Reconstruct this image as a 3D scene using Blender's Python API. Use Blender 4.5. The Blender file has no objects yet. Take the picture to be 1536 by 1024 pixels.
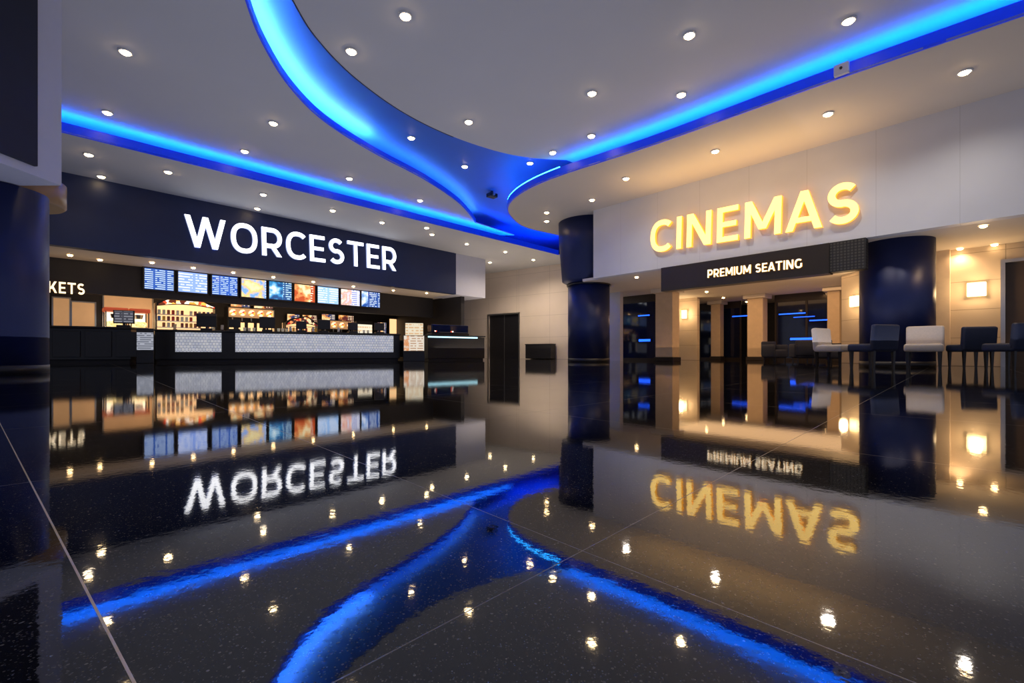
import bpy, bmesh, math, random
from mathutils import Vector, Matrix
random.seed(7)
F=688.0; Y0=530.0; CH=0.28
S=bpy.context.scene
COL=S.collection
S.view_settings.view_transform='Standard'

# ------------------------------------------------------------ survey helpers
def at(px,d): return Vector(((px-768)/F*d,d))
def overhead(px,py,H): return at(px,(H-CH)*F/(Y0-py))
class Frame:
    def __init__(s,p,q):
        s.o=Vector(p); u=(Vector(q)-s.o); s.len=u.length; u.normalize()
        s.u=u; s.v=Vector((-u.y,u.x)); s.ang=math.atan2(u.y,u.x)
    def P(s,u,v=0): return s.o+s.u*u+s.v*v
    def U(s,px,v=0):
        k=(px-768)/F; o=s.o+s.v*v
        return (k*o.y-o.x)/(s.u.x-k*s.u.y)
    def Z(s,px,py,v=0): return CH+(Y0-py)*s.P(s.U(px,v),v).y/F

# ------------------------------------------------------------ materials
def nt(name):
    m=bpy.data.materials.new(name); m.use_nodes=True
    t=m.node_tree; b=t.nodes['Principled BSDF']
    return m,t,b
def N(t,ty,**k):
    n=t.nodes.new(ty)
    for a,v in k.items(): setattr(n,a,v)
    return n
def math_(t,op,a,b=None):
    n=N(t,'ShaderNodeMath',operation=op)
    for i,x in enumerate((a,b)):
        if x is None: continue
        if isinstance(x,(int,float)): n.inputs[i].default_value=x
        else: t.links.new(x,n.inputs[i])
    return n.outputs[0]
def rgba(c): return (c[0],c[1],c[2],1)
def mix(t,fac,a,b):
    n=N(t,'ShaderNodeMix',data_type='RGBA')
    if isinstance(fac,(int,float)): n.inputs[0].default_value=fac
    else: t.links.new(fac,n.inputs[0])
    for i,x in ((6,a),(7,b)):
        if isinstance(x,tuple): n.inputs[i].default_value=rgba(x)
        else: t.links.new(x,n.inputs[i])
    return n.outputs[2]
def pbr(name,c,rough=.5,metal=0.,emi=None,es=0.,var=.12,scale=6.):
    m,t,b=nt(name)
    tc=N(t,'ShaderNodeTexCoord'); no=N(t,'ShaderNodeTexNoise'); no.inputs['Scale'].default_value=scale
    no.inputs['Detail'].default_value=4
    t.links.new(tc.outputs['Object'],no.inputs['Vector'])
    c2=tuple(x*(1-var) for x in c); c3=tuple(min(1,x*(1+var)) for x in c)
    t.links.new(mix(t,no.outputs['Fac'],c2,c3),b.inputs['Base Color'])
    b.inputs['Roughness'].default_value=rough; b.inputs['Metallic'].default_value=metal
    if emi:
        b.inputs['Emission Color'].default_value=rgba(emi); b.inputs['Emission Strength'].default_value=es
    return m
def emis(name,c,s):
    return pbr(name,tuple(min(1,x) for x in c),.4,0,c,s)
def seamed(name,c,pu,pz,w=.008,dark=.45,rough=.5,offu=0,offz=0,var=.06):
    m,t,b=nt(name)
    tc=N(t,'ShaderNodeTexCoord'); sp=N(t,'ShaderNodeSeparateXYZ'); t.links.new(tc.outputs['Object'],sp.inputs[0])
    fac=None
    for o,p,off in ((sp.outputs[0],pu,offu),(sp.outputs[2],pz,offz)):
        if not p: continue
        fr=math_(t,'FRACT',math_(t,'DIVIDE',math_(t,'ADD',o,off+100*p),p))
        l=math_(t,'LESS_THAN',fr,w/p)
        fac=l if fac is None else math_(t,'MAXIMUM',fac,l)
    no=N(t,'ShaderNodeTexNoise'); no.inputs['Scale'].default_value=1.5; t.links.new(tc.outputs['Object'],no.inputs['Vector'])
    base=mix(t,no.outputs['Fac'],tuple(x*(1-var) for x in c),tuple(x*(1+var) for x in c))
    t.links.new(mix(t,fac,base,tuple(x*dark for x in c)),b.inputs['Base Color'])
    b.inputs['Roughness'].default_value=rough
    return m
def screen(name,bg,fg,acc,strength,seed,rh=.06,cw=.3,pic=0.,w=1.,acc2=None,cell=.05):
    """printed / displayed page: neat columns of text lines, optional picture area on one side"""
    m,t,b=nt(name)
    tc=N(t,'ShaderNodeTexCoord'); sp=N(t,'ShaderNodeSeparateXYZ'); t.links.new(tc.outputs['Object'],sp.inputs[0])
    X=sp.outputs[0]; Z=sp.outputs[2]
    row=math_(t,'FLOOR',math_(t,'DIVIDE',Z,rh)); inrow=math_(t,'LESS_THAN',math_(t,'FRACT',math_(t,'DIVIDE',Z,rh)),.42)
    wn=N(t,'ShaderNodeTexWhiteNoise',noise_dimensions='3D'); cb=N(t,'ShaderNodeCombineXYZ')
    t.links.new(math_(t,'FLOOR',math_(t,'DIVIDE',X,cell)),cb.inputs[0]); t.links.new(row,cb.inputs[1]); cb.inputs[2].default_value=seed
    t.links.new(cb.outputs[0],wn.inputs['Vector'])
    dash=math_(t,'GREATER_THAN',wn.outputs['Value'],.15)
    col=math_(t,'LESS_THAN',math_(t,'FRACT',math_(t,'DIVIDE',X,cw)),.84)
    msk=math_(t,'MULTIPLY',math_(t,'MULTIPLY',inrow,dash),col)
    page=mix(t,math_(t,'MULTIPLY',msk,.85),bg,fg)
    if pic>0:
        no=N(t,'ShaderNodeTexNoise'); no.inputs['Scale'].default_value=3.6; no.inputs['Detail'].default_value=2
        cb2=N(t,'ShaderNodeCombineXYZ'); t.links.new(X,cb2.inputs[0]); t.links.new(Z,cb2.inputs[1]); cb2.inputs[2].default_value=seed*2.7
        t.links.new(cb2.outputs[0],no.inputs['Vector'])
        r=N(t,'ShaderNodeValToRGB'); e=r.color_ramp.elements
        e[0].position=.38; e[0].color=rgba(bg); e[1].position=.62; e[1].color=rgba(acc2 or fg); k=e.new(.5); k.color=rgba(acc)
        t.links.new(no.outputs['Fac'],r.inputs[0])
        page=mix(t,math_(t,'LESS_THAN',X,w*pic),page,r.outputs[0])
    t.links.new(page,b.inputs['Emission Color']); b.inputs['Emission Strength'].default_value=strength
    b.inputs['Base Color'].default_value=(0.01,0.01,0.01,1); b.inputs['Roughness'].default_value=.2
    return m
def food(name,cols,strength,scale=14.):
    m,t,b=nt(name)
    tc=N(t,'ShaderNodeTexCoord'); vo=N(t,'ShaderNodeTexVoronoi'); vo.inputs['Scale'].default_value=scale
    t.links.new(tc.outputs['Object'],vo.inputs['Vector'])
    sp=N(t,'ShaderNodeSeparateColor'); t.links.new(vo.outputs['Color'],sp.inputs[0])
    r=N(t,'ShaderNodeValToRGB'); r.color_ramp.interpolation='CONSTANT'
    e=r.color_ramp.elements
    for i,c in enumerate(cols):
        if i<2: el=e[i]; el.position=i/len(cols)
        else: el=e.new(i/len(cols))
        el.color=rgba(c)
    t.links.new(sp.outputs[0],r.inputs[0])
    t.links.new(r.outputs[0],b.inputs['Emission Color']); t.links.new(r.outputs[0],b.inputs['Base Color'])
    b.inputs['Emission Strength'].default_value=strength
    return m

WARM=(1.0,.66,.33)
m_ceil=pbr('ceiling_paint',(.64,.65,.68),.7,var=.03,scale=1.2)
m_ceilw=pbr('ceiling_paint_warm_lit',(.66,.60,.53),.7,var=.03,scale=1.2)  # white ceiling paint with the warm lamplight mixed into its colour
m_deck=pbr('blue_recess_glow_tint',(.04,.17,.78),.6,var=.03)  # white recess tinted blue so its colour carries the cove glow
m_navy=pbr('navy_fascia_paint',(.007,.019,.085),.45,var=.2,scale=3)
m_black=pbr('black_laminate',(.010,.010,.014),.4,var=.2)
m_blackw=pbr('black_wall_paint',(.014,.013,.017),.55,var=.2)
m_white=seamed('white_wall_panels',(.62,.63,.68),1.19,0,.008,.78,offu=.2)
m_whitep=pbr('white_paint',(.56,.58,.70),.5,var=.04)
m_beige=seamed('beige_wall_panels',(.50,.41,.31),1.6,.62,.012,.5)
m_beigeb=seamed('pale_rear_wall_panels',(.68,.59,.51),1.9,1.1,.015,.7)
m_column=pbr('navy_column_lacquer',(.007,.016,.090),.42,.15,var=.1)
m_colband=pbr('column_seam',(.002,.003,.01),.3)
m_trim=pbr('white_metal_trim',(.8,.8,.8),.4)
m_lens=emis('downlight_lens',(1.0,.72,.38),34.)
m_lensw=emis('downlight_lens_warm',(1.0,.66,.30),30.)
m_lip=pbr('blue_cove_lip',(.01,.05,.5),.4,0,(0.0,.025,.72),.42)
m_led=emis('blue_led',(0.0,.15,1.0),46.)
m_ledtip=emis('blue_led_dim',(0.02,.35,1.0),26.)
m_led2=emis('blue_led_bright',(0.30,.75,1.0),80.)
m_led3=emis('blue_led_medium',(0.20,.60,1.0),16.)
m_wface=emis('white_letter_face',(.96,.97,1.0),2.6)
m_wside=emis('white_letter_side',(.5,.6,1.0),.5)
m_yface=emis('gold_letter_face',(1.0,.66,.20),1.75)
m_yside=emis('gold_letter_side',(1.0,.48,.04),1.0)
m_sface=emis('cream_letter_face',(1.0,.84,.58),1.4)
m_bronze=pbr('dark_bronze_sign',(.030,.022,.016),.4,.2)
m_navyf=pbr('navy_upholstery',(.012,.020,.055),.7,scale=40)
m_creamf=pbr('cream_upholstery',(.66,.57,.48),.7,scale=40)
m_leg=pbr('dark_wood_leg',(.012,.009,.008),.35)
m,t,b=nt('white_mosaic_tile_glow')
tc=N(t,'ShaderNodeTexCoord'); sp=N(t,'ShaderNodeSeparateXYZ'); t.links.new(tc.outputs['Object'],sp.inputs[0])
cb=N(t,'ShaderNodeCombineXYZ'); t.links.new(sp.outputs[0],cb.inputs[0]); t.links.new(sp.outputs[2],cb.inputs[1])
br=N(t,'ShaderNodeTexBrick'); t.links.new(cb.outputs[0],br.inputs['Vector'])
br.inputs['Scale'].default_value=1; br.inputs['Brick Width'].default_value=.09; br.inputs['Row Height'].default_value=.09; br.inputs['Mortar Size'].default_value=.007
br.inputs['Color1'].default_value=(.80,.83,.88,1); br.inputs['Color2'].default_value=(.56,.60,.70,1); br.inputs['Mortar'].default_value=(.28,.30,.38,1)
t.links.new(br.outputs['Color'],b.inputs['Base Color']); b.inputs['Roughness'].default_value=.3
t.links.new(br.outputs['Color'],b.inputs['Emission Color']); b.inputs['Emission Strength'].default_value=.5; m_tile=m  # tiles emit faintly, standing in for downlight on the counter front
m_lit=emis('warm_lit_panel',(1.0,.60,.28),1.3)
m_litw=emis('lit_window_white',(1.0,.84,.62),1.5)
m_cyan=emis('cyan_edge_light',(.45,.85,1.0),1.8)
m_neon=emis('blue_neon_tube',(0.01,.09,1.0),3.2)
m_sconce=emis('sconce_diffuser',(1.0,.72,.34),3.6)
m_steel=pbr('brushed_steel',(.45,.45,.46),.3,.9)
m_brass=pbr('brass_joint',(.75,.60,.42),.35,.7,(.8,.65,.5),.06)
m_darkglass,t,b=nt('dark_tinted_glass')
no=N(t,'ShaderNodeTexNoise'); t.links.new(mix(t,no.outputs['Fac'],(.004,.006,.020),(.010,.016,.06)),b.inputs['Base Color']); b.inputs['Roughness'].default_value=.05
m_grille=seamed('dark_grille',(.05,.045,.04),.06,.06,.02,.15)
m_food1=food('snack_colours',[(.9,.08,.03),(1,.45,.08),(1,.75,.4),(.10,.02,.01),(.95,.85,.75),(.85,.30,.04)],1.4,9)
m_food2=food('drink_badges',[(1,.4,.05),(.9,.75,.5),(.5,.05,.03),(1,.6,.15)],1.3,12)
m_pop=food('popcorn',[(1,.85,.5),(1,.75,.3),(.9,.6,.2)],1.1,30)

# floor
m_floor,t,b=nt('black_terrazzo')
tc=N(t,'ShaderNodeTexCoord'); sp=N(t,'ShaderNodeSeparateXYZ'); t.links.new(tc.outputs['Object'],sp.inputs[0])
def proj(a,bb): return math_(t,'ADD',math_(t,'MULTIPLY',sp.outputs[0],a),math_(t,'MULTIPLY',sp.outputs[1],bb))
fac=None
for k_,(a,bb,off,per) in enumerate(((.732,.681,.516,.535*2),(-.719,.695,.38,1.07))):
    pr_=proj(a,bb)
    p=math_(t,'ADD',pr_,-off+per*80)
    l=math_(t,'LESS_THAN',math_(t,'FRACT',math_(t,'DIVIDE',p,per)),.0017/per)
    if k_==0: l=math_(t,'MULTIPLY',l,math_(t,'GREATER_THAN',pr_,.2))
    fac=l if fac is None else math_(t,'MAXIMUM',fac,l)
def flecks(scale,thr,dist,c0,c1):
    vo=N(t,'ShaderNodeTexVoronoi'); vo.inputs['Scale'].default_value=scale; t.links.new(tc.outputs['Object'],vo.inputs['Vector'])
    sc=N(t,'ShaderNodeSeparateColor'); t.links.new(vo.outputs['Color'],sc.inputs[0])
    sel=math_(t,'MULTIPLY',math_(t,'GREATER_THAN',sc.outputs[0],thr),math_(t,'LESS_THAN',vo.outputs['Distance'],dist))
    return sel,mix(t,sc.outputs[1],c0,c1)
s1,c1_=flecks(400,.60,.37,(.016,.015,.013),(.20,.18,.16))
s2,c2_=flecks(190,.88,.27,(.06,.055,.05),(.38,.34,.29))
base=mix(t,s1,(.0016,.0015,.0018),c1_)
base=mix(t,s2,base,c2_)
base=mix(t,fac,base,(.24,.20,.16))
t.links.new(base,b.inputs['Base Color'])
rg=N(t,'ShaderNodeTexNoise'); rg.inputs['Scale'].default_value=3; t.links.new(tc.outputs['Object'],rg.inputs['Vector'])
rr=math_(t,'ADD',math_(t,'MULTIPLY',rg.outputs['Fac'],.025),.022)
t.links.new(math_(t,'ADD',rr,math_(t,'MULTIPLY',fac,.3)),b.inputs['Roughness'])
b.inputs['IOR'].default_value=1.9
bn=N(t,'ShaderNodeTexNoise'); bn.inputs['Scale'].default_value=55; bn.inputs['Detail'].default_value=3; t.links.new(tc.outputs['Object'],bn.inputs['Vector'])
bp=N(t,'ShaderNodeBump'); bp.inputs['Strength'].default_value=.08; bp.inputs['Distance'].default_value=.0009
t.links.new(bn.outputs['Fac'],bp.inputs['Height']); t.links.new(bp.outputs[0],b.inputs['Normal'])

# ------------------------------------------------------------ mesh builder
class MB:
    def __init__(s): s.bm=bmesh.new()
    def _mi(s,geom,mi):
        for v in geom:
            for f in v.link_faces: f.material_index=mi
    def box(s,x0,x1,y0,y1,z0,z1,bev=0,mi=0,rx=0,seg=2):
        M=Matrix.Translation(((x0+x1)/2,(y0+y1)/2,(z0+z1)/2))@Matrix.Rotation(rx,4,'X')@Matrix.Diagonal((abs(x1-x0),abs(y1-y0),abs(z1-z0),1))
        r=bmesh.ops.create_cube(s.bm,size=1,matrix=M); vs=r['verts']; s._mi(vs,mi)
        if bev>0:
            es=list({e for v in vs for e in v.link_edges})
            bmesh.ops.bevel(s.bm,geom=es,offset=bev,segments=seg,affect='EDGES',profile=.5)
        return s
    def cyl(s,cx,cy,z0,z1,r0,r1=None,seg=32,mi=0):
        r1=r0 if r1 is None else r1
        M=Matrix.Translation((cx,cy,(z0+z1)/2))
        r=bmesh.ops.create_cone(s.bm,cap_ends=True,segments=seg,radius1=r0,radius2=r1,depth=z1-z0,matrix=M)
        s._mi(r['verts'],mi); return s
    def lathe(s,prof,cx=0,cy=0,seg=64,mi=0):
        rings=[]
        for r,z in prof:
            rings.append([s.bm.verts.new((cx+r*math.cos(2*math.pi*i/seg),cy+r*math.sin(2*math.pi*i/seg),z)) for i in range(seg)])
        for a,b_ in zip(rings,rings[1:]):
            for i in range(seg):
                f=s.bm.faces.new((a[i],a[(i+1)%seg],b_[(i+1)%seg],b_[i])); f.material_index=mi; f.smooth=True
        s.bm.faces.new(list(reversed(rings[0]))); s.bm.faces.new(rings[-1]); return s
    def prism(s,poly,z0,z1,mi=0):
        lo=[s.bm.verts.new((p[0],p[1],z0)) for p in poly]; hi=[s.bm.verts.new((p[0],p[1],z1)) for p in poly]
        s.bm.faces.new(lo); s.bm.faces.new(hi)
        n=len(poly)
        for i in range(n): s.bm.faces.new((lo[i],lo[(i+1)%n],hi[(i+1)%n],hi[i]))
        bmesh.ops.recalc_face_normals(s.bm,faces=s.bm.faces[:]); return s
    def ribbon(s,pts,o0,o1,z0,z1):
        n=len(pts); A=[];B=[]
        for i,p in enumerate(pts):
            a=pts[max(0,i-1)]; c=pts[min(n-1,i+1)]; d=(c-a).normalized(); nn=Vector((-d.y,d.x))
            A.append(p+nn*o0); B.append(p+nn*o1)
        rows=[[s.bm.verts.new((q.x,q.y,z)) for q in L_] for L_,z in ((A,z0),(B,z0),(B,z1),(A,z1))]
        for k in range(4):
            r0=rows[k]; r1=rows[(k+1)%4]
            for i in range(n-1): s.bm.faces.new((r0[i],r0[i+1],r1[i+1],r1[i]))
        s.bm.faces.new([r[0] for r in rows]); s.bm.faces.new([r[-1] for r in rows])
        bmesh.ops.recalc_face_normals(s.bm,faces=s.bm.faces[:]); return s
    def mesh(s,name,mats,smooth=False):
        me=bpy.data.meshes.new(name); s.bm.to_mesh(me); s.bm.free()
        for m in (mats if isinstance(mats,(list,tuple)) else [mats]): me.materials.append(m)
        if smooth:
            for p in me.polygons: p.use_smooth=True
        return me
def obj(name,data,loc=(0,0,0),rz=0,parent=None,label=None,cat=None,group=None,kind=None,rx=0,ry=0):
    o=bpy.data.objects.new(name,data); COL.objects.link(o)
    o.location=loc if len(loc)==3 else (loc[0],loc[1],0); o.rotation_euler=(rx,ry,rz)
    if parent: o.parent=parent
    if label: o['label']=label
    if cat: o['category']=cat
    if group: o['group']=group
    if kind: o['kind']=kind
    return o
def root(name,p,rz,label,cat,group=None,z=0):
    o=obj(name,None,(p[0],p[1],z),rz,None,label,cat,group); o.empty_display_size=.1; return o
def struct(name,me,loc=(0,0,0),rz=0,label=None):
    return obj(name,me,loc,rz,None,label or name.replace('_',' ')+' of the cinema lobby interior','structure',None,'structure')
def clone(o,loc=None,rz=None,label=None):
    n=o.copy(); COL.objects.link(n)
    if loc is not None: n.location=loc
    if rz is not None: n.rotation_euler=(0,0,rz)
    if label: n['label']=label
    for c in o.children:
        k=c.copy(); COL.objects.link(k); k.parent=n
    return n

# ------------------------------------------------------------ frames
L=Frame(at(92,11.15),at(684,20.25))
R=Frame(at(890,14.2),at(1536,7.63))
def fbox(fr,u0,u1,v0,v1,z0,z1,mat,name,label=None,**k):
    me=MB().box(0,u1-u0,0,v1-v0,z0,z1,**k).mesh(name,mat)
    p=fr.P(u0,v0); return struct(name,me,(p.x,p.y,0),fr.ang,label)

# ------------------------------------------------------------ floor, ceilings
struct('floor',MB().box(-30,30,-6,45,-.1,0).mesh('floor',m_floor),label='polished black terrazzo floor with thin tile joints')
j0=Vector((-4.6,3.97)); j1=Vector((-.05,.163))
struct('trim_8',MB().ribbon([j0,j1],-.0012,.0012,0,.0005).mesh('trim_8',m_brass),label='thin brass joint strip set into the polished floor')
def crom(pts,n=10):
    P=[Vector(p) for p in pts]; P=[P[0]*2-P[1]]+P+[P[-1]*2-P[-2]]; out=[]
    for i in range(1,len(P)-2):
        for j in range(n):
            t_=j/n; a,b_,c,d=P[i-1:i+3]
            out.append(.5*((2*b_)+(c-a)*t_+(2*a-5*b_+4*c-d)*t_*t_+(-a+3*b_-3*c+d)*t_**3))
    out.append(P[-2]); return out
ZL=4.7; ZM=5.1; ZD=5.5
eb0=overhead(90,197,ZL); eb1=overhead(838,382,ZL); ebd=(eb1-eb0).normalized()
ebs=eb0-ebd*9
edgeB=[ebs+(eb1-ebs)*i/20 for i in range(21)]
ebv=eb0-ebd*2.6
edgeBv=[ebv+(eb1-ebv)*i/20 for i in range(21)]
rp=[(1536,22),(1250,120),(1000,210),(900,243),(845,261),(800,279),(772,296),(761,311),(766,325),(788,341),(838,353)]
rpts=[overhead(x,y,ZL) for x,y in rp]
r_dir=(rpts[0]-rpts[1]).normalized()
edgeR=[rpts[0]+r_dir*8]+crom(rpts,8)
ap=[(350,-80),(371,0),(396,65),(436,130),(488,182),(560,228),(636,268),(684,300),(704,320),(714,334)]
apts=[Vector((-2.2,2.6)),Vector((-3.0,4.2))]+[overhead(x,y,ZM) for x,y in ap]
edgeA=crom(apts,8)
cp=[(440,0),(478,60),(535,118),(608,170),(680,205),(750,228),(800,237),(850,240)]
cpts=[Vector((-1.2,1.5)),Vector((-2.2,3.2)),Vector((-2.85,5.0))]+[overhead(x,y,ZM) for x,y in cp]
edgeC=crom(cpts,8)
polyB=edgeB+[Vector((4.2,20.9)),Vector((7,30)),Vector((-6,32)),Vector((-26,18)),Vector((-26,0)),Vector((ebs.x,ebs.y))+Vector((-.3,-.3))]
struct('ceiling_lower_left',MB().prism(polyB,ZL,ZL+.03).mesh('ceiling_lower_left',m_ceil),label='white painted dropped ceiling beside the concession stand')
polyR=edgeR+[Vector((3.2,17.8)),Vector((4.6,19.2)),Vector((4.25,20.85)),Vector((7.05,30)),Vector((28,30)),Vector((28,-5)),Vector((14,-5))]
struct('ceiling_lower_right',MB().prism(polyR,ZL,ZL+.03).mesh('ceiling_lower_right',m_ceilw),label='white painted dropped ceiling with warm light in its colour')
nB=Vector((-ebd.y,ebd.x))
polyA=edgeA+[eb0+ebd*13.2+nB*.15,eb0+ebd*12.5+nB*.9,ebs+nB*.9,Vector((ebs.x,-3)),Vector((-2.2,-3))]
struct('ceiling_raised_left',MB().prism(polyA,ZM,ZM+.03).mesh('ceiling_raised_left',m_ceil),label='raised grey-white ceiling panel with curved edge')
nr=Vector((.74,.67))
polyC=edgeC+[rpts[4]+nr*.5+Vector((.2,.2)),rpts[3]+nr*.9,rpts[0]+nr*.9,edgeR[0]+nr*.9,Vector((13,-4)),Vector((-1.2,-4))]
struct('ceiling_raised_centre',MB().prism(polyC,ZM,ZM+.12).mesh('ceiling_raised_centre',m_ceil),label='large raised ceiling island with curved edge')
struct('ceiling',MB().box(-28,28,-5,34,ZD,ZD+.1).mesh('ceiling',m_deck),label='upper ceiling deck with blue LED glow put into its colour')
def trimstrip(i,pts,a,b_,z0,z1,mat,lab): struct('trim_%d'%i,MB().ribbon(pts,a,b_,z0,z1).mesh('trim_%d'%i,mat),label=lab)
trimstrip(1,edgeBv,0,.03,ZL-.005,ZL+.20,m_lip,'blue glowing ceiling edge lip')
trimstrip(2,edgeR,-.03,0,ZL-.005,ZL+.20,m_lip,'blue glowing curved ceiling edge lip')
trimstrip(3,edgeA,0,.03,ZM-.005,ZM+.14,m_lip,'blue glowing curved ceiling edge lip')
trimstrip(7,edgeC[:8*7+1],0,.02,ZM-.006,ZM+.14,m_navy,'thin dark edge of the raised ceiling island')
def led(pts,a,b_,z,mat,h=.02): obj('led_strip',MB().ribbon(pts,a,b_,z-h,z).mesh('led_strip',mat),label='blue LED strip hidden behind the ceiling edge',cat='light strip')
led(edgeBv,.04,.09,ZL+.195,m_led)
kR=1+8*4; led(edgeR[:kR+1],-.09,-.04,ZL+.195,m_led)
# around the rounded tip the strip stands slightly proud of the lip, so its rim is seen as a bright line
led(edgeR[kR+1:],-.035,-.005,ZL+.225,m_ledtip,.022)
kA=8*7; led(edgeA[:kA+1],.04,.10,ZM+.135,m_led2); led(edgeA[kA+1:],.04,.10,ZM+.135,m_led3)

# ------------------------------------------------------------ concession wall (left)
uE=L.U(684); uX=L.U(728)
fbox(L,-8,uE,0,.25,2.9,ZL,m_navy,'wall_left','dark navy fascia wall above the concession stand')
fbox(L,uE,uX,0,1.6,2.88,ZL,m_whitep,'wall_left_end','white bulkhead at the end of the navy fascia')
fbox(L,-8,uE+.5,.25,6.0,2.9,2.98,m_ceilw,'ceiling_concession','white soffit over the concession counter')
fbox(L,-8,uE+.3,2.05,2.25,1.98,2.9,m_blackw,'wall_left_header','black header wall carrying the menu screens')
fbox(L,-8,uX,5.6,5.75,0,4.6,m_blackw,'wall_left_rear','black rear wall of the concession stand')
fbox(L,uE+.55,uE+.75,.3,5.6,0,2.9,m_blackw,'wall_left_partition','black partition at the end of the concession stand')
fbox(L,-8,-7.8,0,5.6,0,4.7,m_blackw,'wall_left_far','black side wall of the ticket area')
bw=Frame(at(690,26.6),at(930,20.8))
dU0=bw.U(733); dU1=bw.U(778); dz=bw.Z(756,472)
for a,b_,z0,z1 in ((-3,dU0,0,ZL),(dU0,dU1,dz,ZL),(dU1,bw.len,0,ZL)):
    fbox(bw,a,b_,0,.2,z0,z1,m_beigeb,'wall_back','pale panelled rear wall')
me=MB().box(0,dU1-dU0,.1,.15,0,dz).mesh('door_1',m_black); p=bw.P(dU0,0); dd=struct('door_1',me,(p.x,p.y,0),bw.ang,'black double door in the pale rear wall')
me=MB().box(-.08,0,-.03,.2,0,dz+.08).box(dU1-dU0,dU1-dU0+.08,-.03,.2,0,dz+.08).box(-.08,dU1-dU0+.08,-.03,.2,dz,dz+.08).box((dU1-dU0)/2-.01,(dU1-dU0)/2+.01,.085,.1,0,dz).mesh('trim_4',m_steel)
struct('trim_4',me,(p.x,p.y,0),bw.ang,'metal door frame')
bu0=bw.U(788,-.5); bu1=bw.U(826,-.5); p=bw.P(bu0,-.5)
rt=root('storage_bin',p,bw.ang,'low black storage cabinet against the pale wall','cabinet')
w=bu1-bu0
obj('body',MB().box(0,w,0,.45,0.03,.72,bev=.015).mesh('bin_body',m_black),parent=rt)
obj('lid',MB().box(-.02,w+.02,-.02,.47,.72,.76,bev=.01).mesh('bin_lid',m_blackw),parent=rt)

# ------------------------------------------------------------ lettering
SW=.18
def arc(cx,cz,rx,rz,a0,a1,n=22):
    return [(cx+rx*math.cos(math.radians(a0+(a1-a0)*i/n)),cz+rz*math.sin(math.radians(a0+(a1-a0)*i/n))) for i in range(n+1)]
def sarc(cx,cz,rx,rz,a0,a1,n=30,e=2.35):
    out=[]
    for i in range(n+1):
        a=math.radians(a0+(a1-a0)*i/n); c,s_=math.cos(a),math.sin(a)
        out.append((cx+rx*math.copysign(abs(c)**(2/e),c),cz+rz*math.copysign(abs(s_)**(2/e),s_)))
    return out
def glyph(ch,w=SW):
    h=w/2; P=[]; width=0
    def rect(x0,x1,z0,z1): P.append([(x0,z0),(x1,z0),(x1,z1),(x0,z1)])
    def para(xt,xb,hw,zt=1.,zb=0.): P.append([(xb,zb),(xb+hw,zb),(xt+hw,zt),(xt,zt)])
    def stroke(c,closed=False):
        n=len(c); lo=[];hi=[]
        for i in range(n):
            a=c[(i-1)%n] if (i>0 or closed) else c[0]; b_=c[(i+1)%n] if (i<n-1 or closed) else c[-1]
            dx,dz_=b_[0]-a[0],b_[1]-a[1]; l=math.hypot(dx,dz_) or 1
            nx,nz=-dz_/l,dx/l
            lo.append((c[i][0]-nx*h,c[i][1]-nz*h)); hi.append((c[i][0]+nx*h,c[i][1]+nz*h))
        P.append(('s',lo,hi,closed))
    q=w*1.04
    if ch=='W':
        for xt,xb in ((0,.27),(.53,.27),(.53,.80),(1.07,.80)): para(xt,xb,q)
        width=1.07+q
    elif ch=='O': stroke(sarc(.44,.5,.44-h,.51-h,0,360,44)[:-1],True); width=.88
    elif ch in 'CG':
        stroke(sarc(.44,.5,.44-h,.51-h,46,314,36)); width=.77
        if ch=='G': rect(.64,.64+w,.12,.52); width=.84
    elif ch=='E': rect(0,w,0,1); rect(w,.62,1-.87*w,1); rect(w,.57,.5-.42*w,.5+.42*w); rect(w,.63,0,.87*w); width=.63
    elif ch=='T': rect(0,.76,1-.87*w,1); rect(.38-h,.38+h,0,.85); width=.76
    elif ch=='I': rect(0,w,0,1); width=w
    elif ch=='N': rect(0,w,0,1); rect(.62,.62+w,0,1); para(0.0,.575,w*1.25); width=.62+w
    elif ch=='M': rect(0,w,0,1); rect(.80,.80+w,0,1); para(.0,.385,w*1.12,1,.2); para(.80+w-w*1.12,.80+w-w*1.12-.385,w*1.12,1,.2); width=.80+w
    elif ch=='A': para(.345,0,w*1.08); para(.345,.69,w*1.08); rect(.19,.70,.20,.20+.78*w); width=.69+w*1.08
    elif ch in 'RP':
        rect(0,w,0,1); stroke([(w,1-h)]+[(.2,1-h)]+arc(.40,.64,.25,.36-h,90,-90,18)+[(w,.28+h)])
        width=.40+.25+h
        if ch=='R': para(.30,.53,w*1.15,.33,0)
    elif ch=='S':
        c=arc(.34,.705,.245,.205+(.09-h),36,262,20)+arc(.34,.295,.255,.205+(.09-h),82,-146,20)
        stroke(c); width=.68
    elif ch=='U': rect(0,w,.35,1); rect(.58,.58+w,.35,1); stroke([(h,.42)]+arc(.29+h,.35,.29,.27,180,360,20)+[(.58+h,.42)]); width=.58+w
    elif ch=='K': rect(0,w,0,1); para(.52,.12,.22,1,.34); para(.24,.56,.21,.58,0); width=.78
    elif ch=='D': rect(0,w,0,1); stroke([(w,1-h),(.3,1-h)]+arc(.34,.5,.38,.5-h,90,-90,24)+[(.3,h),(w,h)]); width=.72+h
    return P,width
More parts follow.
